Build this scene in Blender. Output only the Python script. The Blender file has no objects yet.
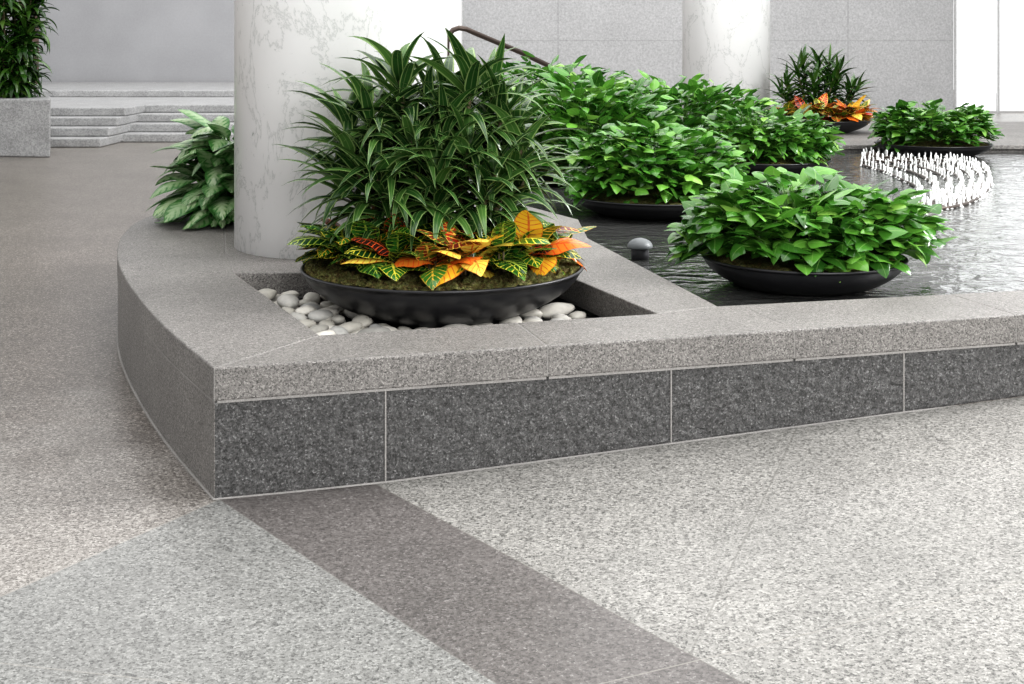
import bpy, math, random, bmesh
from mathutils import Vector, noise, Matrix as Mx
random.seed(7)
R=random.random
def U(a,b): return a+(b-a)*random.random()
scene=bpy.context.scene
COL=scene.collection
H=1.55; F=1300.0; VH=45.0
def P(u,v,z=0.45):
    d=F*(H-z)/(v-VH)
    return ((u-512)/F*d, d)
# ---------------------------------------------------------------- helpers
def link(o,parent=None,label=None,cat=None,group=None,kind=None):
    COL.objects.link(o)
    if parent is not None: o.parent=parent
    if label: o["label"]=label
    if cat: o["category"]=cat
    if group: o["group"]=group
    if kind: o["kind"]=kind
    return o
def mesh_obj(name,verts,faces,mat=None,smooth=False,uvs=None,rnd=None,**k):
    me=bpy.data.meshes.new(name)
    me.from_pydata(verts,[],faces)
    if mat: me.materials.append(mat)
    if smooth: me.polygons.foreach_set("use_smooth",[True]*len(me.polygons))
    if uvs:
        ul=me.uv_layers.new(name="UVMap")
        flat=[]
        for l in me.loops: flat.extend(uvs[l.vertex_index])
        ul.data.foreach_set("uv",flat)
    if rnd:
        ca=me.color_attributes.new(name="rnd",type='FLOAT_COLOR',domain='POINT')
        flat=[]
        for r in rnd: flat.extend((r[0],r[1],r[2],1.0))
        ca.data.foreach_set("color",flat)
    me.update()
    return link(bpy.data.objects.new(name,me),**k)
def empty(name,loc=(0,0,0),**k):
    o=bpy.data.objects.new(name,None); o.location=loc; o.empty_display_size=.1
    return link(o,**k)
def lathe(profile,n=72,c=(0,0,0)):
    V=[];Fc=[]
    for r,z in profile:
        for i in range(n):
            a=2*math.pi*i/n
            V.append((c[0]+r*math.cos(a),c[1]+r*math.sin(a),c[2]+z))
    for j in range(len(profile)-1):
        for i in range(n):
            i2=(i+1)%n
            Fc.append((j*n+i,j*n+i2,(j+1)*n+i2,(j+1)*n+i))
    Fc.append(tuple(range(n))[::-1])
    Fc.append(tuple((len(profile)-1)*n+i for i in range(n)))
    return V,Fc
def area2(p): return sum(p[i][0]*p[(i+1)%len(p)][1]-p[(i+1)%len(p)][0]*p[i][1] for i in range(len(p)))
def inset(poly,d):
    if area2(poly)<0: poly=poly[::-1]
    out=[];n=len(poly)
    for i in range(n):
        a=Vector(poly[i-1][:2]);b=Vector(poly[i][:2]);c=Vector(poly[(i+1)%n][:2])
        e1=(b-a).normalized();e2=(c-b).normalized()
        n1=Vector((-e1.y,e1.x));n2=Vector((-e2.y,e2.x))
        k=max(.25,1+n1.dot(n2))
        p=b+(n1+n2)/k*d
        out.append((p.x,p.y))
    return out
def prism(name,poly,z0,z1,mat,ins=0.0015,bev=0.006,**k):
    poly=inset(poly,ins); n=len(poly)
    zf=z0 if callable(z0) else (lambda x,y:z0)
    V=[(x,y,zf(x,y)) for x,y in poly]+[(x,y,z1) for x,y in poly]
    Fc=[tuple(range(n))[::-1],tuple(range(n,2*n))]+[(i,(i+1)%n,n+(i+1)%n,n+i) for i in range(n)]
    o=mesh_obj(name,V,Fc,mat,**k)
    if bev:
        m=o.modifiers.new("bevel",'BEVEL'); m.width=bev; m.segments=2; m.limit_method='ANGLE'; m.angle_limit=math.radians(40)
    return o
def box(name,a,b,mat,bev=0,**k):
    (x0,y0,z0),(x1,y1,z1)=a,b
    return prism(name,[(x0,y0),(x1,y0),(x1,y1),(x0,y1)],z0,z1,mat,ins=0,bev=bev,**k)
# ---------------------------------------------------------------- materials
class N:
    def __init__(s,name):
        s.m=bpy.data.materials.new(name); s.m.use_nodes=True; s.t=s.m.node_tree
        s.t.nodes.clear()
        s.out=s.t.nodes.new("ShaderNodeOutputMaterial")
        s.b=s.t.nodes.new("ShaderNodeBsdfPrincipled")
        s.t.links.new(s.b.outputs[0],s.out.inputs[0])
    def n(s,typ,**kw):
        x=s.t.nodes.new(typ)
        for k,v in kw.items():
            setattr(x,k,v)
        return x
    def set(s,inp,v):
        if isinstance(v,bpy.types.NodeSocket): s.t.links.new(v,inp)
        else: inp.default_value=v
    def math(s,op,a,b=0.0,c=None):
        x=s.n("ShaderNodeMath",operation=op); s.set(x.inputs[0],a)
        s.set(x.inputs[1],b)
        if c is not None: s.set(x.inputs[2],c)
        return x.outputs[0]
    def mix(s,f,a,b,mode='MIX'):
        x=s.n("ShaderNodeMix",data_type='RGBA',blend_type=mode); s.set(x.inputs[0],f)
        s.set(x.inputs[6],a if isinstance(a,bpy.types.NodeSocket) else (*a[:3],1)); s.set(x.inputs[7],b if isinstance(b,bpy.types.NodeSocket) else (*b[:3],1))
        return x.outputs[2]
    def ramp(s,f,stops,interp='LINEAR'):
        x=s.n("ShaderNodeValToRGB"); x.color_ramp.interpolation=interp
        e=x.color_ramp.elements
        while len(e)<len(stops): e.new(.5)
        for i,(p,c) in enumerate(stops):
            e[i].position=p
            e[i].color=(*c,1) if len(c)==3 else c
        s.set(x.inputs[0],f); return x.outputs[0]
    def pos(s): return s.n("ShaderNodeNewGeometry").outputs['Position']
    def noise(s,vec,scale,detail=3,rough=.5,dist=0):
        x=s.n("ShaderNodeTexNoise"); s.set(x.inputs['Vector'],vec); x.inputs['Scale'].default_value=scale
        x.inputs['Detail'].default_value=detail; x.inputs['Roughness'].default_value=rough; x.inputs['Distortion'].default_value=dist
        return x.outputs[0]
    def vor(s,vec,scale,out='Color',feat='F1'):
        x=s.n("ShaderNodeTexVoronoi",feature=feat); s.set(x.inputs['Vector'],vec); x.inputs['Scale'].default_value=scale
        return x.outputs[out]
    def sep(s,v):
        x=s.n("ShaderNodeSeparateXYZ"); s.set(x.inputs[0],v); return x.outputs
    def bump(s,h,strength=.3,dist=.01):
        x=s.n("ShaderNodeBump"); s.set(x.inputs['Height'],h); x.inputs['Strength'].default_value=strength; x.inputs['Distance'].default_value=dist
        s.t.links.new(x.outputs[0],s.b.inputs['Normal'])
    def fin(s,col,rough=.5,spec=.5,metal=0):
        s.set(s.b.inputs['Base Color'],col if isinstance(col,bpy.types.NodeSocket) else (*col[:3],1))
        s.set(s.b.inputs['Roughness'],rough); s.b.inputs['Specular IOR Level'].default_value=spec; s.b.inputs['Metallic'].default_value=metal
        return s.m
def speck(s,scale,warp=.0035):
    p=s.pos()
    nz=s.n("ShaderNodeTexNoise"); s.set(nz.inputs['Vector'],p); nz.inputs['Scale'].default_value=scale*1.3; nz.inputs['Detail'].default_value=1
    v=s.n("ShaderNodeVectorMath",operation='SCALE'); s.set(v.inputs[0],nz.outputs[1]); v.inputs[3].default_value=warp
    a=s.n("ShaderNodeVectorMath",operation='ADD'); s.set(a.inputs[0],p); s.set(a.inputs[1],v.outputs[0])
    c=s.vor(a.outputs[0],scale); r=s.sep(c)[0]
    c2=s.vor(a.outputs[0],scale*2.1); r2=s.sep(c2)[1]
    return p,s.math('ADD',s.math('MULTIPLY',r,.64),s.math('MULTIPLY',r2,.36)),r2
def granite(name,stops,scale=110,rough=.55,bump=.15,bd=.004,var=.12,spec=.4):
    s=N(name); p,r,r2=speck(s,scale)
    c=s.ramp(r,stops)
    big=s.noise(p,3.0,3)
    c=s.mix(1.0,c,s.ramp(big,[(.3,(1-var,)*3),(.7,(1+var,)*3)]),'MULTIPLY')
    fine=s.noise(p,scale*1.1,4,.65)
    s.bump(s.math('ADD',fine,s.math('MULTIPLY',r,.4)),bump,bd)
    return s.fin(c,rough,spec)
g=lambda v,w=0.0:(v*(1+w),v,v*(1-w))
M_cop=granite("coping_granite",[(.10,g(.045,.055)),(.26,g(.112,.055)),(.5,g(.170,.055)),(.75,g(.224,.055)),(.93,g(.34,.05))],190,.48,.5,.004,.10)
def flamed():
    s=N("flamed_granite"); p,r,r2=speck(s,165)
    c=s.ramp(r,[(.12,g(.055,.01)),(.32,g(.108,.015)),(.6,g(.150,.015)),(.82,g(.21,.015)),(.95,g(.42,.01))])
    big=s.noise(p,42,6,.8); c=s.mix(1,c,s.ramp(big,[(.36,(.72,)*3),(.62,(1.18,)*3)]),'MULTIPLY')
    s.bump(s.math('ADD',s.noise(p,80,7,.85),s.math('MULTIPLY',s.noise(p,26,4,.6),.6)),.9,.02)
    return s.fin(c,.45,.5)
M_flame=flamed()
M_mortar=granite("mortar",[(.3,g(.22,.04)),(.8,g(.31,.04))],300,.9,.1)
M_step=granite("step_granite",[(.2,g(.26)),(.8,g(.42))],60,.45,.05)
M_ped=granite("pedestal_granite",[(.2,g(.24)),(.5,g(.31)),(.9,g(.40))],60,.6,.05)

# floor
C0=(-1.017,4.427)
fx,fy=P(1017,315); L=math.hypot(fx-C0[0],fy-C0[1]); E=((fx-C0[0])/L,(fy-C0[1])/L)
def hfl(x,y):
    s=(x-C0[0])*E[0]+(y-C0[1])*E[1]
    k=min(1,max(0,(10-y)/3))
    return .042*min(2.9,max(0,s-.5))*k
def Pf(u,v):
    z=0
    for _ in range(8):
        x,y=P(u,v,z); z=hfl(x,y)
    return (x,y)
def floor_mat():
    s=N("speckled_granite_floor"); p,r,r2=speck(s,135,.004)
    X,Y,Z=s.sep(p)
    def dist(A,B):
        dx,dy=B[0]-A[0],B[1]-A[1]; l=math.hypot(dx,dy); dx/=l;dy/=l
        return s.math('ADD',s.math('ADD',s.math('MULTIPLY',Y,dx),s.math('MULTIPLY',X,-dy)),-dx*A[1]+dy*A[0])
    gt=lambda a,b=0: s.math('GREATER_THAN',a,b)
    lt=lambda a,b=0: s.math('LESS_THAN',a,b)
    AND=lambda a,b: s.math('MULTIPLY',a,b)
    light=s.ramp(r,[(.13,(.048,.047,.043)),(.26,(.128,.125,.117)),(.42,(.215,.210,.197)),(.68,(.262,.256,.241)),(.92,(.40,.39,.368))])
    green=s.ramp(r,[(.12,(.066,.066,.063)),(.26,(.135,.135,.129)),(.42,(.192,.192,.184)),(.7,(.235,.235,.225)),(.93,(.355,.355,.341))])
    dark=s.ramp(r,[(.13,(.055,.050,.048)),(.32,(.095,.087,.083)),(.6,(.128,.118,.113)),(.85,(.17,.159,.153)),(.97,(.28,.265,.257))])
    brown=s.ramp(r,[(.13,(.038,.032,.027)),(.30,(.086,.074,.064)),(.55,(.136,.119,.104)),(.78,(.215,.193,.172)),(.93,(.43,.395,.36))])
    beige=s.ramp(r,[(.13,(.062,.055,.049)),(.26,(.140,.129,.117)),(.44,(.222,.207,.190)),(.72,(.295,.278,.258)),(.93,(.46,.44,.415))])
    dF=dist(C0,(fx,fy))
    dL=dist(Pf(225,503),Pf(497,684))
    dR=dist(Pf(383,488),Pf(745,684))
    dG=dist(Pf(0,597),Pf(213,502))
    front=lt(dF,0.0)
    ybl=s.ramp(s.math('MULTIPLY_ADD',s.noise(p,2.5,5,.65),1.4,s.math('MULTIPLY',s.math('SUBTRACT',Y,5.1),.33)),[(.35,(0,0,0)),(1.0,(1,1,1))])
    left=s.mix(s.sep(ybl)[0],beige,brown)
    far=s.ramp(s.math('MULTIPLY',s.math('SUBTRACT',Y,9),.09),[(0,(0,0,0)),(1,(.5,.5,.5))])  # paler with distance: sheen on the far floor painted into the colour
    left=s.mix(s.sep(far)[0],left,beige)
    rightside=lt(dG,0)
    c=s.mix(AND(front,rightside),left,green)
    c=s.mix(AND(front,gt(dR)),c,light)
    band=AND(front,AND(gt(dL),lt(dR)))
    c=s.mix(band,c,dark)
    def line(dd,w=.0035): return lt(s.math('ABSOLUTE',dd),w)
    g1=AND(AND(front,gt(dR)),line(dist(Pf(795,432),Pf(692,650)),.003))
    g2=AND(AND(front,lt(dL)),line(dG,.003))
    g3=AND(AND(front,lt(dL)),line(dist(Pf(0,663),Pf(190,684)),.003))
    g4=AND(AND(front,gt(dL)),line(dist(Pf(600,684),Pf(695,661)),.003))
    g6=AND(front,line(dL,.0025)); g7=AND(front,line(dR,.0025))
    c=s.mix(s.math('MULTIPLY',s.math('MAXIMUM',g2,s.math('MAXIMUM',g3,g4)),.5),c,(.30,.285,.26))
    c=s.mix(s.math('MULTIPLY',g1,.5),c,(.115,.11,.10))
    c=s.mix(s.math('MULTIPLY',s.math('MAXIMUM',g6,g7),.4),c,(.17,.16,.145))
    big=s.noise(p,1.6,5,.6); c=s.mix(1.0,c,s.ramp(big,[(.3,(.86,)*3),(.7,(1.12,)*3)]),'MULTIPLY')
    s.bump(s.noise(p,120,3),.14,.002)
    return s.fin(c,.36,.45)
M_floor=floor_mat()
xs=[-16+ i*.8 for i in range(15)]+[-4+i*.1 for i in range(100)]+[6+i*.8 for i in range(13)]
ys=[.6+i*.15 for i in range(64)]+[10.2+i*1.0 for i in range(36)]
V=[(x,y,hfl(x,y)) for y in ys for x in xs]; nx=len(xs)
Fc=[(j*nx+i,j*nx+i+1,(j+1)*nx+i+1,(j+1)*nx+i) for j in range(len(ys)-1) for i in range(nx-1)]
mesh_obj("floor",V,Fc,M_floor,True,kind="structure",label="speckled granite floor with a dark band")

# ---------------------------------------------------------------- pond wall
curve_px=[(213,368),(165,327),(135,293),(120,268),(117,250),(122,235),(140,220),(178,206)]
ctrl=[C0]+[P(*c) for c in curve_px[1:]]
def cr(pts,n=8):
    out=[]
    q=[pts[0]]+pts+[pts[-1]]
    for i in range(1,len(q)-2):
        for k in range(n):
            t=k/n
            out.append(tuple(.5*((2*q[i][a])+(-q[i-1][a]+q[i+1][a])*t+(2*q[i-1][a]-5*q[i][a]+4*q[i+1][a]-q[i+2][a])*t*t+(-q[i-1][a]+3*q[i][a]-3*q[i+1][a]+q[i+2][a])*t**3) for a in (0,1)))
    out.append(tuple(pts[-1])); return out
OUT=cr(ctrl,6)
HFL=P(320,335); HBL=P(235,273); HFR=P(657,313.5); HBR=P(558,272)
PC=P(718,306); AB=P(588,238); PI=P(1024,290)
def Fr(u):
    k=(u-512)/F
    t=(k*C0[1]-C0[0])/(E[0]-k*E[1]); return (C0[0]+E[0]*t,C0[1]+E[1]*t)
def innerfrom(Fp,A,B):
    nx_,ny_=-E[1],E[0]
    dx,dy=B[0]-A[0],B[1]-A[1]
    det=nx_*(-dy)+dx*ny_
    t=((A[0]-Fp[0])*(-dy)+dx*(A[1]-Fp[1]))/det
    return (Fp[0]+nx_*t,Fp[1]+ny_*t)
F1,F2,F3=Fr(548),Fr(795),Fr(1017)
I1=innerfrom(F1,HFL,HFR); I2=innerfrom(F2,PC,PI); I3=innerfrom(F3,PC,PI)
FE=(C0[0]+E[0]*6.4,C0[1]+E[1]*6.4); IE=innerfrom(FE,PC,PI)
split=18
wall=empty("pond_wall",(C0[0],C0[1],0),label="low grey granite pond wall with a coping slab and rough blocks",cat="low wall")
def rel(o):
    o.parent=wall; o.matrix_parent_inverse=Mx.Translation((-C0[0],-C0[1],0)); return o
ZT=.45; ZS=.335
SB=[(-1.52,6.9),(-1.68,7.6),(-1.857,8.41),(-1.9,9.0)]
cops=[
 [C0,F1,I1,HFL],
 [F1,F2,I2,PC,HFR,I1],
 [F2,F3,I3,I2],
 [F3,FE,IE,I3],
 OUT[:split+1][::-1]+[HFL,HBL],
 OUT[split:][::-1]+[HBL]+SB,
 [HFR,PC,AB,HBR],
 [HBL,HBR,AB,(.42,8.2),(.1,8.9),(-1.0,9.5),(-1.9,9.0)]+SB[::-1][1:],
]
for pl in cops:
    rel(prism("coping",pl,ZS,ZT,M_cop,.0012,.006))
jv=[];jf=[]
def joint(A,B,z0=ZS+.002,z1=ZT-.0015,w=.004,trim=.003):
    a=Vector(A);b=Vector(B);d=(b-a).normalized();a+=d*trim;b-=d*trim;n=Vector((-d.y,d.x))*w/2
    k=len(jv)
    for q in (a-n,b-n,b+n,a+n): jv.append((q.x,q.y,z0))
    for q in (a-n,b-n,b+n,a+n): jv.append((q.x,q.y,z1))
    for f in ((0,3,2,1),(4,5,6,7),(0,1,5,4),(1,2,6,5),(2,3,7,6),(3,0,4,7)): jf.append(tuple(k+i for i in f))
for a,b in ((F1,I1),(F2,I2),(F3,I3),(C0,HFL),(OUT[split],HBL),(HFR,PC),(HBR,AB)): joint(a,b)
for i in range(len(SB)-1): joint(([HBL]+SB)[i],([HBL]+SB)[i+1])
def off(Pt,d): return (Pt[0]-E[1]*d,Pt[1]+E[0]*d)
rec=.006
bf=[C0,Fr(386),Fr(672),Fr(905),Fr(1150),FE]
zb=lambda x,y:hfl(x,y)+.001
def rough_block(a,b,first):
    poly=[off(a,rec),off(b,rec),off(b,.2),off(a,.2) if not first else off((a[0]+.12,a[1]+.04),.2)]
    q=inset(poly,.003)
    near=lambda t:min(q,key=lambda p:math.hypot(p[0]-t[0],p[1]-t[1]))
    q0,q1,q2,q3=[near(t) for t in poly]
    ln=math.hypot(q1[0]-q0[0],q1[1]-q0[1]); n=max(8,int(ln/.006)); m=52
    if q0[0]>2.2: n=max(8,int(ln/.02))
    V=[];Fc=[]
    for j in range(m+1):
        for i in range(n+1):
            s,t=i/n,j/m; x=q0[0]+(q1[0]-q0[0])*s; y=q0[1]+(q1[1]-q0[1])*s
            zz=zb(x,y); z=zz+(ZS-.005-zz)*t
            edge=min(1,min(s,1-s)*ln/.01,min(t,1-t)*.3/.01)
            v=Vector((x*38,y*38,z*38)); h=noise.fractal(v,.8,2.1,5)*.5+noise.noise(v*.35)*.4
            h=(h*.008+.001)*edge+ -.002*(1-edge)
            V.append((x+E[1]*h,y-E[0]*h,z))
    for j in range(m):
        for i in range(n): Fc.append((j*(n+1)+i,j*(n+1)+i+1,(j+1)*(n+1)+i+1,(j+1)*(n+1)+i))
    k=len(V); bl=0; br=n; tl=m*(n+1); tr=tl+n
    for (x,y) in (q3,q2):
        V.append((x,y,zb(x,y))); V.append((x,y,ZS-.005))
    Fc.append(tuple(range(tl,tr+1))+(k+3,k+1)); Fc.append(tuple(range(bl,br+1))[::-1]+(k,k+2))
    Fc.append(tuple(bl+r_*(n+1) for r_ in range(m+1))+(k+1,k)); Fc.append(tuple(br+r_*(n+1) for r_ in range(m+1))[::-1]+(k+2,k+3))
    Fc.append((k,k+1,k+3,k+2))
    rel(mesh_obj("base_block",V,Fc,M_flame))
for i in range(len(bf)-1):
    a,b=bf[i],bf[i+1]
    rough_block(a,b,i==0)
    if i: joint(off(a,rec),off(a,.1),hfl(*a)+.002,ZS-.004,.0055,.001)
rel(prism("side_base",OUT[::-1]+[ (C0[0]+.16,C0[1]+.22) ]+[(p[0]+.28,p[1]+.05) for p in OUT[4:]],zb,ZS-.005,M_cop,.005,.004))
for pl in cops:
    q=inset(pl,.005); k=len(jv); n=len(q)
    for x,y in q: jv.append((x,y,ZS-.008))
    for x,y in q: jv.append((x,y,ZS+.002))
    jf.append(tuple(k+i for i in range(n))[::-1]); jf.append(tuple(k+n+i for i in range(n)))
    for i in range(n): jf.append((k+i,k+(i+1)%n,k+n+(i+1)%n,k+n+i))
rel(mesh_obj("mortar_joints",jv,jf,M_mortar))
fv=[];ff=[]
foot=[FE]+[Fr(u) for u in (1150,905,800,672,560,450,386,300)]+OUT
for i,p in enumerate(foot):
    a=Vector(foot[max(0,i-1)]);b=Vector(foot[min(len(foot)-1,i+1)]);d=(b-a).normalized();n=Vector((d.y,-d.x))
    if i==9: n=Vector((-.35,-1)).normalized()
    n=-n if n.dot(Vector((-.3,-1)) if i<10 else Vector((-1,-.3)))<0 else n
    q=Vector(p); z=hfl(*p)
    for o,zz in ((-.008,.001),(.003,.001),(.002,.002),(-.008,.004)):
        w=q+n*o; fv.append((w.x,w.y,z+zz))
for i in range(len(foot)-1):
    for j in range(4): ff.append((i*4+j,i*4+(j+1)%4,(i+1)*4+(j+1)%4,(i+1)*4+j))
rel(mesh_obj("foot_joint",fv,ff,M_mortar))
M_dark=granite("pit_concrete",[(.2,g(.03)),(.8,g(.07))],120,.9,.2)
PITZ=.30
pit=[HFL,HFR,HBR,HBL]
rel(prism("pit_bed",pit,PITZ-.06,PITZ,M_dark,-.02,0))

# ---------------------------------------------------------------- water
def water_mat():
    s=N("pond_water"); p=s.pos()
    mp=s.n("ShaderNodeMapping"); s.set(mp.inputs[0],p); mp.inputs['Scale'].default_value=(1,1.3,1)
    a=s.noise(mp.outputs[0],4.5,2,.5,1.0); b=s.noise(mp.outputs[0],14,2,.5,.8)
    s.bump(s.math('ADD',a,s.math('MULTIPLY',b,.25)),.42,.05)
    s.b.inputs['IOR'].default_value=1.6
    return s.fin((.055,.056,.054),.10,.5)
M_water=water_mat()
wp=[PC,IE,(8.5,7.6),(8.5,14.28),(-3.0,14.28),(-2.4,11.0),(-1.9,9.05),(-1.0,9.55),(.12,8.95),(.44,8.22),AB]
WZ=.37
prism("pond_water",wp,WZ-.02,WZ,M_water,.001,0,label="grey rippled pond water",cat="water",kind="stuff")
M_ledge=granite("far_ledge_granite",[(.2,g(.10,.05)),(.5,g(.17,.05)),(.9,g(.27,.05))],90,.6,.1)
o=empty("far_pond_ledge",(3,16,0),label="wide grey granite ledge at the far end of the pond",cat="ledge")
for (a,b,z0,z1) in (((-3,14.35),(9.2,18.6),0.003,.40),((-3,14.3),(9.2,18.7),.40,.45)):
    q=box("coping" if z0>.1 else "base",(a[0],a[1],z0),(b[0],b[1],z1),M_ledge,.01)
    q.parent=o; q.matrix_parent_inverse=Mx.Translation((-3,-16,0))

# ---------------------------------------------------------------- columns
def marble():
    s=N("white_marble"); p=s.pos()
    mp=s.n("ShaderNodeMapping"); s.set(mp.inputs[0],p); mp.inputs['Rotation'].default_value=(.5,.6,.3); mp.inputs['Scale'].default_value=(1,1,.6)
    a=s.noise(mp.outputs[0],2.6,9,.64,.5)
    v=s.ramp(s.math('ABSOLUTE',s.math('SUBTRACT',a,.5)),[(.0,(.70,.715,.71)),(.005,(.88,.885,.88)),(.016,(.975,.975,.975)),(.1,(.99,.99,.99))])
    b=s.noise(p,19,8,.78,.4); c=s.mix(1,v,s.ramp(b,[(.27,(.36,.385,.37)),(.33,(.72,.74,.73)),(.375,(1,1,1))]),'MULTIPLY')
    return s.fin(c,.25,.5)
M_marb=marble()
def column(x,y,r,z0,lab):
    V,Fc=lathe([(r,0),(r,7.0)],128,(0,0,0))
    e=mesh_obj("marble_column",V,Fc,M_marb,False,label=lab,cat="column",group="marble columns")
    for p in e.data.polygons: p.use_smooth=len(p.vertices)==4
    e.location=(x,y,z0)
column(-.945,7.22,.585,.451,"round white veined marble column beside the planter bowl")
column((726-512)/F*17.4,17.4,.58,.451,"round white marble column at the pond's far ledge")

# ---------------------------------------------------------------- room
def wallmat(name,v,jx,jz,tint=(1,1,1),lo=.8,hi=1.15):
    s=N(name); p=s.pos(); X,Y,Z=s.sep(p)
    n=s.noise(p,22,5,.8); n2=s.noise(p,1.2,3)
    c=s.ramp(n,[(.35,tuple(v*lo*t for t in tint)),(.65,tuple(v*hi*t for t in tint))])
    c=s.mix(1,c,s.ramp(n2,[(.3,(.95,)*3),(.7,(1.04,)*3)]),'MULTIPLY')
    if jx:
        fxm=s.math('ABSOLUTE',s.math('SUBTRACT',s.math('FRACT',s.math('DIVIDE',s.math('ADD',X,20.4),jx)),.5))
        fzm=s.math('ABSOLUTE',s.math('SUBTRACT',s.math('FRACT',s.math('DIVIDE',s.math('ADD',Z,20.2-.85),jz)),.5))
        m=s.math('MAXIMUM',s.math('LESS_THAN',fxm,.005),s.math('LESS_THAN',fzm,.006))
        c=s.mix(s.math('MULTIPLY',m,.28),c,(v*.45,)*3)
    return s.fin(c,.6,.3)
M_wl=wallmat("wall_grey",.36,0,0,(1,1,1.03),.95,1.05); M_wr=wallmat("wall_granite_panels",.44,3.3,2.0,(1,1,1.01),.78,1.2)
box("wall_back",(-1.6,29.6,0),(10.05,29.9,8),M_wr,kind="structure",label="pale grey granite panel wall")
box("wall_rear",(-18,31.0,.6),(-1.6,31.3,8),M_wl,kind="structure",label="plain grey wall above the steps")
def emis(name,col,st):
    s=N(name); s.fin(col,.3); s.b.inputs['Emission Color'].default_value=(*col,1); s.b.inputs['Emission Strength'].default_value=st; return s.m
M_win=emis("frosted_window",(.93,.95,.96),.9)
box("window_1",(10.1,29.6,.05),(11.02,29.68,8),M_win,kind="structure",label="bright frosted glass pane")
box("window_2",(11.08,29.6,.05),(14.5,29.68,8),M_win,kind="structure",label="bright frosted glass pane")
M_tr=wallmat("window_trim",.5,0,0)
box("trim_1",(10.06,29.5,0),(10.095,29.59,8),M_tr,kind="structure",label="slim window trim")
box("trim_2",(11.03,29.5,0),(11.07,29.59,8),M_tr,kind="structure",label="slim window trim")
M_white=wallmat("white_pilaster",.9,0,0,(1,1,1),.97,1.03)
box("trim_3",(-1.95,27.5,0),(-1.08,28.2,8),M_white,kind="structure",label="white stone pilaster")
M_brown=wallmat("brown_pilaster",.12,0,0,(1,.62,.5))
box("trim_4",(-11.0,29.0,.67),(-10.7,29.4,8),M_brown,kind="structure",label="brown timber pilaster")
st=empty("entrance_steps",(-6,20,0),label="wide pale granite steps rising to a landing",cat="steps")
for i in range(4):
    y=20.6+i*.42
    pl=[(-16,y-.95),(-6.22,y-.95),(-6.22,y+.1),(-2.0,y+.1),(-2.0,30.9),(-16,30.9)]
    q=prism("step",pl,i*.135+.002,(i+1)*.135,M_step,0,.02); q.parent=st; q.matrix_parent_inverse=Mx.Translation((6,-20,0))
q=prism("step",[(-16,25.2),(-2.0,25.2),(-2.0,30.9),(-16,30.9)],.541,.67,M_step,0,.02); q.parent=st; q.matrix_parent_inverse=Mx.Translation((6,-20,0))
pp=[(-9.4,18.4),(-6.36,17.9),(-6.78,19.1),(-9.5,19.5)]
prism("stone_planter",pp,.002,.80,M_ped,0,.02,label="square grey granite planter block beside the steps",cat="planter")

# handrail
def tube(name,pts,r,mat,**k):
    cu=bpy.data.curves.new(name,'CURVE'); cu.dimensions='3D'; cu.bevel_depth=r; cu.bevel_resolution=4; cu.use_fill_caps=True
    sp=cu.splines.new('POLY'); sp.points.add(len(pts)-1)
    for i,p in enumerate(pts): sp.points[i].co=(*p,1)
    o=bpy.data.objects.new(name,cu); cu.materials.append(mat)
    COL.objects.link(o); dg=bpy.context.evaluated_depsgraph_get(); me=bpy.data.meshes.new_from_object(o.evaluated_get(dg)); me.name=name
    COL.objects.unlink(o); bpy.data.objects.remove(o)
    me.polygons.foreach_set("use_smooth",[True]*len(me.polygons))
    return link(bpy.data.objects.new(name,me),**k)
M_metal=N("dark_metal").fin((.10,.08,.07),.35,.5,.8)
def W3(u,v,d): return ((u-512)/F*d,d,H-(v-VH)/F*d)
hr=empty("handrail",(W3(447,60,22)[0],22,0),label="dark metal stair handrail with a curved end",cat="handrail")
rail=[W3(*q) for q in ((447,62,22),(447,42,22),(449,35,22),(453,30,22),(459,28,22),(466,29,22),(475,33,22.1),(520,52,22.6),(560,71,23),(600,89,23.5))]
inv=Mx.Translation(tuple(-c for c in hr.location))
for nm,pts,r in (("rail",rail,.045),("post",[rail[0],(rail[0][0],rail[0][1],.002)],.03),("post",[rail[9],(rail[9][0],rail[9][1],.002)],.025)):
    q=tube(nm,pts,r,M_metal); q.parent=hr; q.matrix_parent_inverse=inv

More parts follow.
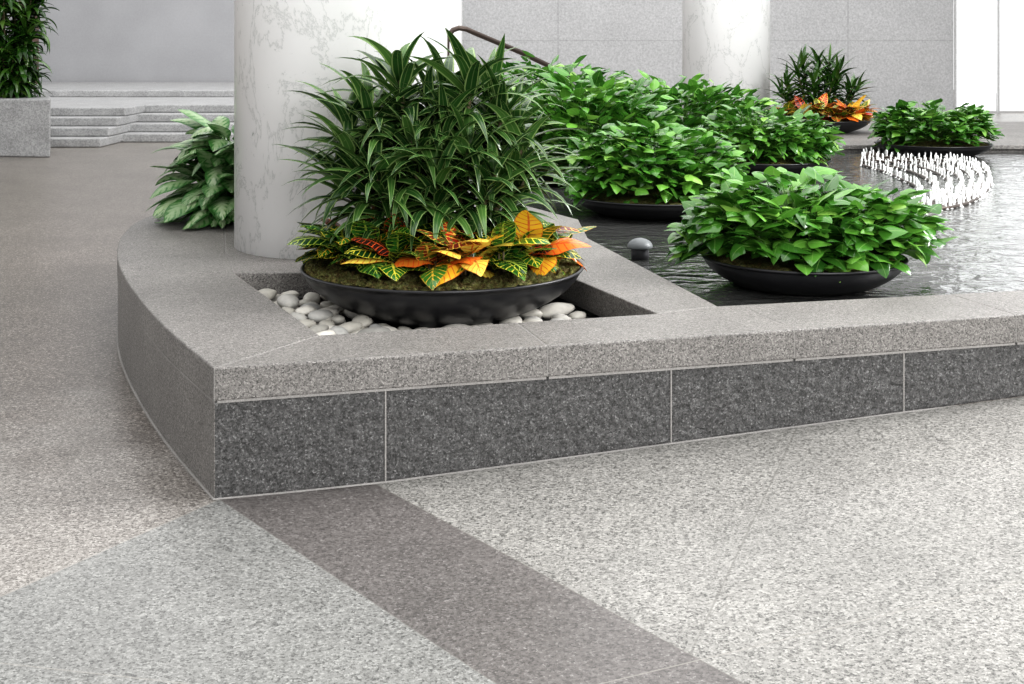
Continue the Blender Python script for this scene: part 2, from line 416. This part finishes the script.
# ---------------------------------------------------------------- leaves
class LM:
    def __init__(s): s.V=[];s.F=[];s.UV=[];s.C=[]
    def leaf(s,base,az,elev,L,W,droop,shape,seg=7,fold=.25,roll=0.,r=None,curl=0.,wave=0.):
        r=r if r is not None else R(); r2=R()
        p=Vector(base); k=len(s.V); a=az; ph=R()*6
        for i in range(seg+1):
            t=i/seg; ang=elev-droop*t**1.25; a=az+curl*t
            T=Vector((math.cos(a)*math.cos(ang),math.sin(a)*math.cos(ang),math.sin(ang)))
            if i: p=p+T*(L/seg)
            S=Vector((-math.sin(a),math.cos(a),0)); Nn=T.cross(S)*-1
            S2=S*math.cos(roll)+Nn*math.sin(roll); N2=Nn*math.cos(roll)-S*math.sin(roll)
            w=W*.5*shape(t); wv=wave*w*math.sin(t*9+ph)
            for q,uu in ((p+S2*w+N2*(fold*w+wv),0),(p,.5),(p-S2*w+N2*(fold*w-wv),1)):
                s.V.append(tuple(q)); s.UV.append((uu,t)); s.C.append((r,r2,t))
        for i in range(seg):
            b=k+i*3
            s.F.append((b,b+1,b+4,b+3)); s.F.append((b+1,b+2,b+5,b+4))
        return p
    def stem(s,a,b,r0,r1,r=.5):
        a=Vector(a);b=Vector(b);d=(b-a).normalized();x=d.orthogonal().normalized();y=d.cross(x);k=len(s.V)
        for p,rr in ((a,r0),(b,r1)):
            for i in range(5):
                q=p+(x*math.cos(i*1.2566)+y*math.sin(i*1.2566))*rr
                s.V.append(tuple(q)); s.UV.append((.5,.5)); s.C.append((r,.5,.5))
        for i in range(5): s.F.append((k+i,k+(i+1)%5,k+5+(i+1)%5,k+5+i))
    def obj(s,name,mat,**k): return mesh_obj(name,s.V,s.F,mat,True,s.UV,s.C,**k)
strap=lambda t:min(1,.5+t*2.2)*max(.02,(1-t**2.4))
# heart-shaped: widest close to the base, tapering to a point
def ovate(t):
    if t<=0: return .30
    if t>=1: return .02
    return min(1,.55+t*2.6)*(1-t**1.7)**.8*1.08
ellip=lambda t:max(.03,math.sin(math.pi*t**.85))**.85 if 0<t<1 else .04
def leafbase(name):
    s=N(name)
    uv=s.n("ShaderNodeTexCoord").outputs['UV']; X,Y,_=s.sep(uv)
    at=s.n("ShaderNodeAttribute",attribute_name="rnd"); r=s.sep(at.outputs['Color'])
    across=s.math('MULTIPLY',s.math('ABSOLUTE',s.math('SUBTRACT',X,.5)),2)
    return s,X,Y,across,r
def finleaf(s,c,rough=.35,spec=.5,trans=.2):
    s.fin(c,rough,spec)
    tr=s.n("ShaderNodeBsdfTranslucent"); s.t.links.new(c,tr.inputs[0]) 
    mx=s.n("ShaderNodeMixShader"); mx.inputs[0].default_value=trans
    s.t.links.new(s.b.outputs[0],mx.inputs[1]); s.t.links.new(tr.outputs[0],mx.inputs[2]); s.t.links.new(mx.outputs[0],s.out.inputs[0])
    return s.m
def m_drac():
    s,X,Y,A,r=leafbase("dracaena_leaf")
    base=s.ramp(r[0],[(0,(.014,.046,.011)),(.5,(.028,.085,.018)),(1,(.07,.155,.034))])
    stripe=s.ramp(A,[(.0,(.45,.45,.45)),(.10,(0,0,0)),(.70,(0,0,0)),(.77,(1,1,1)),(.89,(1,1,1)),(.95,(.1,.1,.1))])
    c=s.mix(s.math('MULTIPLY',s.sep(stripe)[0],.6),base,(.34,.45,.17))
    return finleaf(s,c,.24,.6,.12)
def m_pothos(name,d=1.0,trans=.2):
    s,X,Y,A,r=leafbase(name)
    base=s.ramp(r[0],[(0,(.026*d,.10*d,.014*d)),(.5,(.070*d,.22*d,.028*d)),(.88,(.15*d,.36*d,.055*d)),(1,(.28*d,.50*d,.10*d))])
    vein=s.math('LESS_THAN',A,.05)
    c=s.mix(s.math('MULTIPLY',vein,.4),base,(.30*d,.48*d,.14*d))
    w=s.math('FRACT',s.math('SUBTRACT',s.math('MULTIPLY',Y,6),s.math('MULTIPLY',A,1.4)))
    c=s.mix(s.math('MULTIPLY',s.math('LESS_THAN',w,.1),.12),c,(.2*d,.4*d,.1*d))
    return finleaf(s,c,.2,.65,trans)
def m_croton():
    s,X,Y,A,r=leafbase("croton_leaf")
    p=s.pos()
    w=s.math('FRACT',s.math('SUBTRACT',s.math('MULTIPLY',Y,9),s.math('MULTIPLY',A,1.3)))
    vein=s.math('MAXIMUM',s.math('LESS_THAN',w,.2),s.math('LESS_THAN',A,.08))
    vein=s.math('MAXIMUM',vein,s.math('GREATER_THAN',A,.94))
    body=s.ramp(r[0],[(0,(.010,.05,.010)),(.30,(.025,.13,.016)),(.48,(.04,.012,.012)),(.60,(.17,.014,.014)),(.70,(.40,.03,.014)),(.79,(.75,.22,.03)),(.86,(.88,.50,.04)),(.92,(.92,.74,.12))],'CONSTANT')
    vc=s.ramp(r[0],[(0,(.45,.55,.08)),(.22,(.82,.70,.08)),(.40,(.80,.45,.05)),(.48,(.80,.12,.03)),(.60,(.88,.60,.10)),(.78,(.75,.08,.02)),(.88,(.70,.14,.03))],'CONSTANT')
    n=s.noise(p,45,2); c=s.mix(s.math('MULTIPLY',vein,s.sep(s.ramp(n,[(.35,(.5,)*3),(.6,(1,)*3)]))[0]),body,vc)
    c=s.mix(s.math('MULTIPLY',s.math('GREATER_THAN',r[1],.6),s.sep(s.ramp(n,[(.50,(0,0,0)),(.54,(.85,.85,.85))]))[0]),c,(.035,.15,.02))
    return finleaf(s,c,.2,.6,.10)
def m_agla():
    s,X,Y,A,r=leafbase("aglaonema_leaf")
    p=s.pos(); n=s.noise(p,35,4,.6)
    w=s.math('FRACT',s.math('SUBTRACT',s.math('MULTIPLY',Y,7),s.math('MULTIPLY',A,1.6)))
    k=s.math('ADD',s.math('MULTIPLY',A,.7),s.math('MULTIPLY',s.math('SUBTRACT',n,.5),1.0))
    k=s.math('ADD',k,s.math('MULTIPLY',s.math('GREATER_THAN',w,.6),.25))
    c=s.ramp(k,[(.1,(.40,.50,.31)),(.42,(.28,.40,.20)),(.6,(.05,.17,.04)),(.95,(.03,.11,.02))])
    c=s.mix(s.math('MULTIPLY',r[0],.5),c,(.05,.16,.035))
    return finleaf(s,c,.3,.5,.15)
M_dr=m_drac(); M_po=m_pothos("pothos_leaf"); M_po2=m_pothos("pothos_leaf_deep",.85); M_cr=m_croton(); M_ag=m_agla(); M_dk=m_pothos("dark_leaf",.36,.1)
M_stem=N("cane_bark").fin((.10,.08,.04),.7)
def moss():
    s=N("moss_soil"); p=s.pos(); n=s.noise(p,26,6,.7); v=s.noise(p,95,5,.85)
    c=s.ramp(n,[(.3,(.07,.05,.025)),(.44,(.22,.17,.07)),(.54,(.20,.22,.07)),(.7,(.50,.42,.24))])
    c=s.mix(1,c,s.ramp(v,[(.38,(.14,)*3),(.60,(1.5,)*3)]),'MULTIPLY')
    s.bump(s.math('ADD',v,n),1,.05); return s.fin(c,.95,.1)
M_moss=moss()
def bowlmat():
    s=N("charcoal_bowl"); p=s.pos(); s.bump(s.noise(p,200,2),.05,.001)
    return s.fin((.016,.016,.018),.38,.45)
M_bowl=bowlmat()
def bowl(cx,cy,z0,Rr,h,rb,label,group="charcoal planter bowls"):
    e=empty("planter_bowl",(cx,cy,z0),label=label,cat="planter bowl",group=group)
    prof=[(rb*.96,0),(rb,.006)]
    for i in range(1,11):
        t=i/10; prof.append((rb+(Rr-rb)*math.sin(t*math.pi/2*.92)/math.sin(math.pi/2*.92), h*(t**1.25)))
    prof+= [(Rr+.003,h-.008),(Rr+.007,h-.004),(Rr+.007,h+.002),(Rr+.003,h+.005),(Rr-.004,h+.005),(Rr-.009,h),(Rr-.03,h-.05),(Rr*.5,h-.055),(.02,h-.055)]
    V,Fc=lathe(prof,96); mesh_obj("bowl",V,Fc,M_bowl,True,parent=e)
    V=[];Fc=[];big=Rr>.6 and cy<7; nr=70 if big else 10;na=400 if big else 48
    up=.03 if big else .015; b0=.002 if big else -.012
    for j in range(nr+1):
        r=(Rr-.010)*j/nr
        for i in range(na):
            a=2*math.pi*i/na; x,y=r*math.cos(a),r*math.sin(a)
            q=j/nr
            z=h+b0+up*(1-q**3)+ (noise.noise(Vector((x*14+cx,y*14,1)))*.020+noise.noise(Vector((x*45,y*45+cy,2)))*.026+(noise.noise(Vector((x*110,y*110+cy,4)))*.022 if big else 0))*(1 if j<nr else .4)
            V.append((x,y,z))
    for j in range(nr):
        for i in range(na):
            Fc.append((j*na+i,(j+1)*na+i,(j+1)*na+(i+1)%na,j*na+(i+1)%na))
    mesh_obj("moss_topping",V,Fc,M_moss,True,parent=e,label="brown-green moss topping")
    return e
MB=(-.316,5.93); MZ=.318; MR=.635; MH=.225
bowl(*MB,MZ,MR,MH,.27,"wide shallow charcoal bowl on white pebbles, beside the marble column")
RIM=MZ+MH
def dracaena(name,cx,cy,z0,heads,Lr,Wd,mat,label,nl=34,cat="plant",droop=(1.3,2.3),span=.34,el0=(5,35),**k):
    m=LM(); st_=LM()
    for (dx,dy,hh) in heads:
        bx,by=cx+dx*.45,cy+dy*.45
        top=Vector((cx+dx,cy+dy,z0+hh)); st_.stem((bx,by,z0-.0),top,.014,.010)
        for i in range(nl):
            f=i/nl; z=-span*(1-f)*min(1,hh/.5); az=i*2.39996+R()*.4
            el=math.radians(U(*el0)+48*f**1.5); Ln=U(*Lr)*(1-.22*f)
            base=Vector((bx,by,z0)).lerp(top,max(.1,1+z/hh))
            m.leaf(base,az,el,Ln,Wd*U(.8,1.15),U(*droop)*(1-.4*f),strap,9,.28,U(-.45,.45),None,U(-.5,.5),.05)
    e=empty(name,(cx,cy,z0),label=label,cat=cat,**k)
    a=m.obj("foliage",mat,parent=e); a.matrix_parent_inverse=Mx.Translation((-cx,-cy,-z0))
    b=st_.obj("stems",M_stem,parent=e); b.matrix_parent_inverse=Mx.Translation((-cx,-cy,-z0))
    return e
heads=[(-.19,.05,.86),(-.05,.12,.74),(.15,.02,.83),(.03,-.05,.66),(-.33,.0,.68),(.30,.05,.68),(-.12,-.12,.58),(.14,-.14,.54),(.38,-.04,.50),(-.42,-.06,.52),(.24,.15,.74),(-.24,.18,.70),(.0,-.22,.42),(.26,-.2,.40),(-.28,-.2,.42),(.39,.08,.34),(-.48,.06,.38),(-.44,.1,.60),(.35,.12,.60),(.02,.2,.8),(-.1,.02,.48)]
dracaena("dracaena_plant",MB[0]-.02,MB[1]+.06,RIM+.03,heads,(.34,.52),.062,M_dr,"tall bushy dracaena with arching striped green leaves",34,droop=(1.1,2.1),el0=(8,42))
def croton(cx,cy,z0,n,L,label,big=1,bias=None,sd=.22):
    m=LM(); st_=LM()
    for k in range(3):
        bx,by=cx+U(-.03,.03),cy+U(-.03,.03); hh=U(.04,.11)*big
        st_.stem((bx,by,z0-.02),(bx,by,z0+hh),.006,.005)
        for i in range(n//3):
            f=i/(n/3); az=i*2.4+k*1.1+R()*.5
            el=math.radians(U(2,26)+50*f)
            rr=R() if bias is None else min(.999,max(0,random.gauss(bias,sd)))
            m.leaf((bx,by,z0+hh*(.3+.7*f)),az,el,L*U(.75,1.12),L*U(.40,.52),U(.5,1.3),ellip,9,.20,U(-.35,.35),rr,U(-.3,.3),.12)
    e=empty("croton_plant",(cx,cy,z0),label=label,cat="plant",group="crotons in the planter bowls")
    for nm,mm,mt in (("foliage",m,M_cr),("stems",st_,M_stem)):
        a=mm.obj(nm,mt,parent=e); a.matrix_parent_inverse=Mx.Translation((-cx,-cy,-z0))
    return e
for ang,rr,b in ((-176,.46,.4),(-158,.44,.18),(-138,.42,.2),(-116,.40,.38),(-95,.39,.68),(-73,.41,.84),(-53,.43,.3),(-32,.44,.5),(-10,.45,.55),(-100,.18,.35),(-62,.2,.35),(-140,.22,.2),(10,.43,.55),(168,.46,.45)):
    a=math.radians(ang)
    croton(MB[0]+rr*math.cos(a),MB[1]+rr*math.sin(a),RIM+.035,15,.275,"low croton with yellow, orange and red leaves" if b>.58 else "low croton with dark green and burgundy leaves and yellow veins",1,b)

M_pstem=N("green_stem").fin((.10,.22,.04),.5)
def mound(name,cx,cy,z0,rx,ry,hh,n,L,Wr,mat,label,shape=ovate,group="leafy green pond plants",low=.03,ups=0.,spill=.3,uneven=.3):
    m=LM(); st_=LM()
    for i in range(n):
        f=(i+.5)/n; a=i*2.39996+R()*.5
        ph=math.asin(min(1,(1-f)))
        layer=random.choice((.72,.86,.96,1.0,1.10))
        cc=max(.001,math.cos(ph))**.7
        x=cx+rx*layer*cc*math.cos(a); y=cy+ry*layer*cc*math.sin(a)
        z=z0+hh*layer*math.sin(ph)**.75+noise.noise(Vector((x*4,y*4,z0)))*hh*uneven+noise.noise(Vector((x*9,y*9,z0)))*hh*uneven*.5
        edge=ph<.35
        z=max(z,z0-low*R() if layer>.95 else z0)
        Ls=L*U(.65,1.25)
        az=a+U(-1.3,1.3)
        el=U(-.2,.6)+ups+ph*.2; dr=U(.2,1.1)
        if edge and R()<spill and layer>.9:
            az=a+U(-.6,.6); el=U(-.4,.2); dr=U(.6,1.2)
        bx=x-math.cos(az)*Ls*.4; by=y-math.sin(az)*Ls*.4
        m.leaf((bx,by,z),az,el,Ls,Ls*U(*Wr),dr,shape,7,.22,U(-.6,.6),None,U(-.25,.25),.05)
        if i%2==0:
            st_.stem((cx+(bx-cx)*.45,cy+(by-cy)*.45,z0+(z-z0)*.15),(bx,by,z),.003,.0022)
    e=empty(name,(cx,cy,z0),label=label,cat="plant",group=group)
    for nm,mm,mt in (("foliage",m,mat),("stems",st_,M_pstem)):
        a=mm.obj(nm,mt,parent=e); a.matrix_parent_inverse=Mx.Translation((-cx,-cy,-z0))
def X_(u,d): return (u-512)/F*d
def pot(u,d,Rr,zr,label): 
    bowl(X_(u,d),d,WZ+.001,Rr,zr-WZ,Rr*.62,label)
pot(803,6.4,.49,.51,"charcoal bowl of trailing pothos standing in the pond")
mound("pothos_plant",X_(808,6.4),6.44,.545,.60,.48,.28,1050,.128,(.66,.84),M_po,"glossy green pothos mound with heart-shaped leaves",low=.03,spill=.35,uneven=.5)
pot(658,9.1,.60,.50,"charcoal bowl of pothos standing in the pond")
mound("pothos_plant",X_(655,9.1),9.15,.535,.60,.54,.38,1300,.125,(.62,.8),M_po,"dense bright green pothos mound in a charcoal bowl",low=.03,spill=.4,uneven=.4)
pot(762,12.0,.62,.50,"charcoal bowl of pothos in the far part of the pond")
mound("pothos_plant",X_(762,12),12.03,.53,.66,.58,.36,1200,.125,(.60,.80),M_po2,"green pothos mound in a charcoal bowl",low=.04,spill=.4)
pot(933,13.9,.60,.50,"charcoal bowl of pothos near the pond's far ledge")
mound("pothos_plant",X_(933,13.9),13.87,.53,.60,.5,.33,1000,.125,(.60,.80),M_po2,"low green pothos mound in a charcoal bowl",low=.03,spill=.35)
pot(590,11.2,.62,.50,"charcoal bowl of tall leafy plants in the pond")
mound("peace_lily_plant",X_(590,11.2),11.3,.53,.72,.62,.64,1400,.16,(.42,.58),M_po,"tall dense leafy plant with pointed green leaves",ellip,ups=.2)
pot(672,13.2,.62,.50,"charcoal bowl of tall leafy plants in the pond")
mound("peace_lily_plant",X_(680,13.2),13.3,.53,.98,.58,.55,1600,.16,(.42,.58),M_po,"tall dense leafy plant with pointed green leaves",ellip,ups=.2)
pot(530,13.2,.62,.50,"charcoal bowl of tall leafy plants in the pond")
mound("peace_lily_plant",X_(548,13.2),13.3,.53,.74,.58,.70,1200,.16,(.42,.58),M_po,"tall dense leafy plant with pointed green leaves",ellip,ups=.2)
fd=16.4; fxp=X_(822,fd)
bowl(fxp,fd,.451,.60,.16,.3,"charcoal bowl with spiky plant and orange crotons on the ledge")
dracaena("dracaena_plant",fxp,fd+.1,.63,[(-.3,0,.62),(0,.1,.74),(.25,0,.62),(-.12,-.15,.5),(.42,0,.4),(-.45,0,.45),(.12,-.15,.5),(-.2,.1,.7),(.15,.15,.7),(-.5,0,.3),(.5,.05,.38)],(.32,.5),.05,M_dk,"spiky dark green dracaena in a bowl on the ledge",38,droop=(.9,1.7),span=.5)
for ang,b in ((-160,.7),(-130,.6),(-105,.45),(-80,.75),(-55,.85),(-30,.82),(-5,.76)):
    a=math.radians(ang); croton(fxp+.45*math.cos(a),fd+.42*math.sin(a),.63,18,.29,"bright orange and yellow croton in a bowl on the ledge",1.2,b)
# aglaonema
ax,ay=-1.74,8.15
bowl(ax,ay,.451,.22,.08,.14,"small charcoal bowl behind the marble column")
m=LM();st_=LM()
for i in range(230):
    az=U(0,6.283); el=math.radians(U(-10,60)); hh=U(.0,.48)
    rr=U(.03,.24)
    if i<80: el=math.radians(U(-15,12)); hh=U(-.02,.12); rr=U(.12,.26)
    bx,by=ax+rr*math.cos(az),ay+rr*math.sin(az); z=.58+hh*(1-rr)
    st_.stem((ax+rr*.4*math.cos(az),ay+rr*.4*math.sin(az),.55),(bx,by,z),.006,.004)
    Ln=U(.27,.37); 
    m.leaf((bx,by,z),az+U(-.5,.5),el,Ln,U(.13,.17),min(U(.6,1.4),el+ (.75 if i<80 else 1.15)),ellip,8,.2,U(-.4,.4),R(),U(-.2,.2),.06)
m.V=[(x,y,max(z,.462+.01*R())) for x,y,z in m.V]
e=empty("aglaonema_plant",(ax,ay,.55),label="silver-patterned green aglaonema beside the marble column",cat="plant")
for nm,mm,mt in (("foliage",m,M_ag),("stems",st_,M_pstem)):
    a=mm.obj(nm,mt,parent=e); a.matrix_parent_inverse=Mx.Translation((-ax,-ay,-.55))
hp=[]
for i in range(50): hp.append((U(-.75,.36),U(-.3,.3),U(.2,2.3)))
dracaena("dracaena_plant",-7.25,18.75,.80,hp,(.35,.6),.11,M_dk,"tall dense dark leafy plant in the square stone planter",30,span=.5,droop=(1.4,2.6))

# ---------------------------------------------------------------- pebbles
def pebm():
    s=N("river_pebble"); oi=s.n("ShaderNodeObjectInfo").outputs['Random']; p=s.pos()
    c=s.ramp(oi,[(0,(.24,.235,.22)),(.25,(.47,.45,.40)),(.75,(.66,.635,.58)),(1,(.33,.33,.32))])
    c=s.mix(1,c,s.ramp(s.noise(p,40,4),[(.3,(.88,)*3),(.7,(1.06,)*3)]),'MULTIPLY'); return s.fin(c,.5,.4)
M_peb=pebm()
pebs=[]
for k in range(6):
    bm=bmesh.new(); bmesh.ops.create_icosphere(bm,subdivisions=3,radius=1)
    sx,sy,sz=U(.9,1.15),U(.62,.85),U(.38,.48)
    for v in bm.verts:
        d=1+.16*noise.noise(v.co*1.2+Vector((k*7,0,0)))
        v.co=Vector((v.co.x*sx,v.co.y*sy,v.co.z*sz))*d
    me=bpy.data.meshes.new("pebble"); bm.to_mesh(me); bm.free(); me.materials.append(M_peb)
    me.polygons.foreach_set("use_smooth",[True]*len(me.polygons)); pebs.append(me)
def inside(p,poly):
    s=[ (poly[(i+1)%4][0]-poly[i][0])*(p[1]-poly[i][1])-(poly[(i+1)%4][1]-poly[i][1])*(p[0]-poly[i][0]) for i in range(4)]
    return all(x>0 for x in s) or all(x<0 for x in s)
pin=inset(pit,.085); placed=[]
tries=0
while len(placed)<110 and tries<12000:
    tries+=1
    x,y=U(-1.4,.7),U(4.9,6.5); r=U(.045,.078)
    if not inside((x,y),pin): continue
    if math.hypot(x-MB[0],y-MB[1])<.29+r: continue
    if y>6.1 and x>-.8: continue
    if x>.30: continue
    lay=0
    z=PITZ+r*.42
    near=[q for q in placed if math.hypot(q[0]-x,q[1]-y)<(q[3]+r)*.78]
    if near:
        if x>-.5 or len(near)>3 or any(q[4] for q in near) or math.hypot(x-MB[0],y-MB[1])<.48: continue
        z=max(q[2] for q in near)+r*.58; lay=1
        if any(math.hypot(q[0]-x,q[1]-y)<(q[3]+r)*.35 for q in near): continue
    o=bpy.data.objects.new("pebble",random.choice(pebs)); o.location=(x,y,z); o.scale=(r,r,r); o.rotation_euler=(U(-.2,.2),U(-.2,.2),U(0,6.28))
    link(o,label="smooth pale river pebble in the planter pit",cat="pebble",group="pebbles around the bowl")
    placed.append((x,y,z,r,lay))

# ---------------------------------------------------------------- pond light
lx,ly=P(640,259,WZ)
pl=empty("pond_light",(lx,ly,WZ),label="small dark grey domed light fixture standing in the water",cat="light fixture")
M_lit=N("grey_fixture").fin((.13,.14,.145),.45)
V,Fc=lathe([(.050,.001),(.050,.060),(.048,.065)],40); mesh_obj("base",V,Fc,N("dark_fixture").fin((.05,.05,.055),.5),True,parent=pl)
V,Fc=lathe([(.068,.062),(.070,.068)]+[(.07*math.cos(t*math.pi/20),.068+.048*math.sin(t*math.pi/20)) for t in range(1,10)]+[(.004,.117)],40); mesh_obj("dome",V,Fc,M_lit,True,parent=pl)

# ---------------------------------------------------------------- fountain
def wv(lst): return cr([P(u,v,WZ) for u,v in lst],8)
arcR=wv([(915,212),(955,208),(982,197),(990,182),(980,169),(942,159),(866,154)])
arcL=wv([(912,203),(918,199),(920,194),(916,188),(905,182),(888,174),(862,166)])
fo=empty("fountain",(P(925,190,WZ)[0],P(925,190,WZ)[1],WZ),label="crescent fountain with rows of short white water jets",cat="fountain")
finv=Mx.Translation((-fo.location.x,-fo.location.y,-WZ))
M_foam=N("white_water").fin((.72,.73,.72),.35)
def jetprof(k):
    pr=[(.026,0),(.017,.006),(.008,.018),(.007,.04),(.009,.058),(.006,.072),(.0015,.078)]
    V,Fc=lathe(pr,8); V=[(x+noise.noise(Vector((x*30,z*30,k)))*.003,y,z) for x,y,z in V]
    return V,Fc
jp=[jetprof(k) for k in range(4)]; jm=[]
for V,Fc in jp:
    me=bpy.data.meshes.new("water_jet"); me.from_pydata(V,[],Fc); me.materials.append(M_foam); me.polygons.foreach_set("use_smooth",[True]*len(me.polygons)); jm.append(me)
def resample(pts,sp):
    pts=[Vector(p) for p in pts]; ls=[0]
    for i in range(1,len(pts)): ls.append(ls[-1]+(pts[i]-pts[i-1]).length)
    n=max(2,int(ls[-1]/sp)); out=[]
    for k in range(n):
        t=ls[-1]*k/(n-1)
        for i in range(1,len(pts)):
            if ls[i]>=t-1e-6:
                f=(t-ls[i-1])/max(1e-6,ls[i]-ls[i-1]); out.append(pts[i-1].lerp(pts[i],f)); break
    return out
jets=[]
for w_,sp in ((0,.07),(.12,.075),(.25,.08),(.40,.085),(.56,.09),(.76,.095),(1.0,.085)):
    row=resample([((1-w_)*a[0]+w_*b[0],(1-w_)*a[1]+w_*b[1]) for a,b in zip(arcR,arcL)],sp)
    jets+=[p+Vector((U(-.015,.015),U(-.02,.02))) for p in row]
    q=tube("manifold_pipe",[(p.x,p.y,WZ+.010) for p in row],.014,M_metal); q.parent=fo; q.matrix_parent_inverse=finv
jets.sort(key=lambda p:p.y)
FVt=[];FFt=[]
for i,p in enumerate(jets):
    sz=U(.85,1.15); rz=U(0,6)
    if i<100:
        o=bpy.data.objects.new("water_jet",random.choice(jm)); o.parent=fo; o.matrix_parent_inverse=finv
        o.location=(p.x,p.y,WZ+.002); o.rotation_euler=(0,0,rz); o.scale=(1,1,sz); COL.objects.link(o)
    else:
        V,Fc=random.choice(jp); k=len(FVt)
        FVt+=[(p.x+x,p.y+y,WZ+.002+z*sz) for x,y,z in V]; FFt+=[tuple(k+j for j in f) for f in Fc]
q=mesh_obj("water_jet_field",FVt,FFt,M_foam,True,parent=fo,kind="stuff"); q.matrix_parent_inverse=finv

# ---------------------------------------------------------------- light, world, camera
w=bpy.data.worlds.new("world"); scene.world=w; w.use_nodes=True
w.node_tree.nodes["Background"].inputs[0].default_value=(1,1,1,1); w.node_tree.nodes["Background"].inputs[1].default_value=.88
def area(name,loc,tgt,sx,sy,e,col=(1,1,1)):
    l=bpy.data.lights.new(name,'AREA'); l.shape='RECTANGLE'; l.size=sx; l.size_y=sy; l.energy=e; l.color=col
    o=bpy.data.objects.new(name,l); o.location=loc; d=Vector(tgt)-Vector(loc); o.rotation_euler=d.to_track_quat('-Z','Y').to_euler(); COL.objects.link(o)
    return o
area("skylight",(2,9,10),(1.5,8,0),12,16,950,(1,.99,.975))
area("window_light",(8,7.5,5.0),(-.6,7,1.0),4,4,1250,(1,1,1))
area("front_fill",(4.5,-5,4.5),(-.5,7,1.8),5,4,1050,(1,.998,.99))  # added fill from behind the camera, brightens the column and wall front
area("hall_light",(0,24,10),(0,27,0),20,10,1400)
cam=bpy.data.cameras.new("camera"); co=bpy.data.objects.new("camera",cam); COL.objects.link(co)
co.location=(0,0,H); co.rotation_euler=(math.radians(90),0,0)
cam.sensor_width=36; cam.lens=F*36/1024; cam.shift_y=-(342-VH)/1024; cam.clip_end=200
scene.camera=co
scene.view_settings.view_transform='Standard'
try: scene.view_settings.look='Medium High Contrast'
except Exception as ex: print("look",ex)
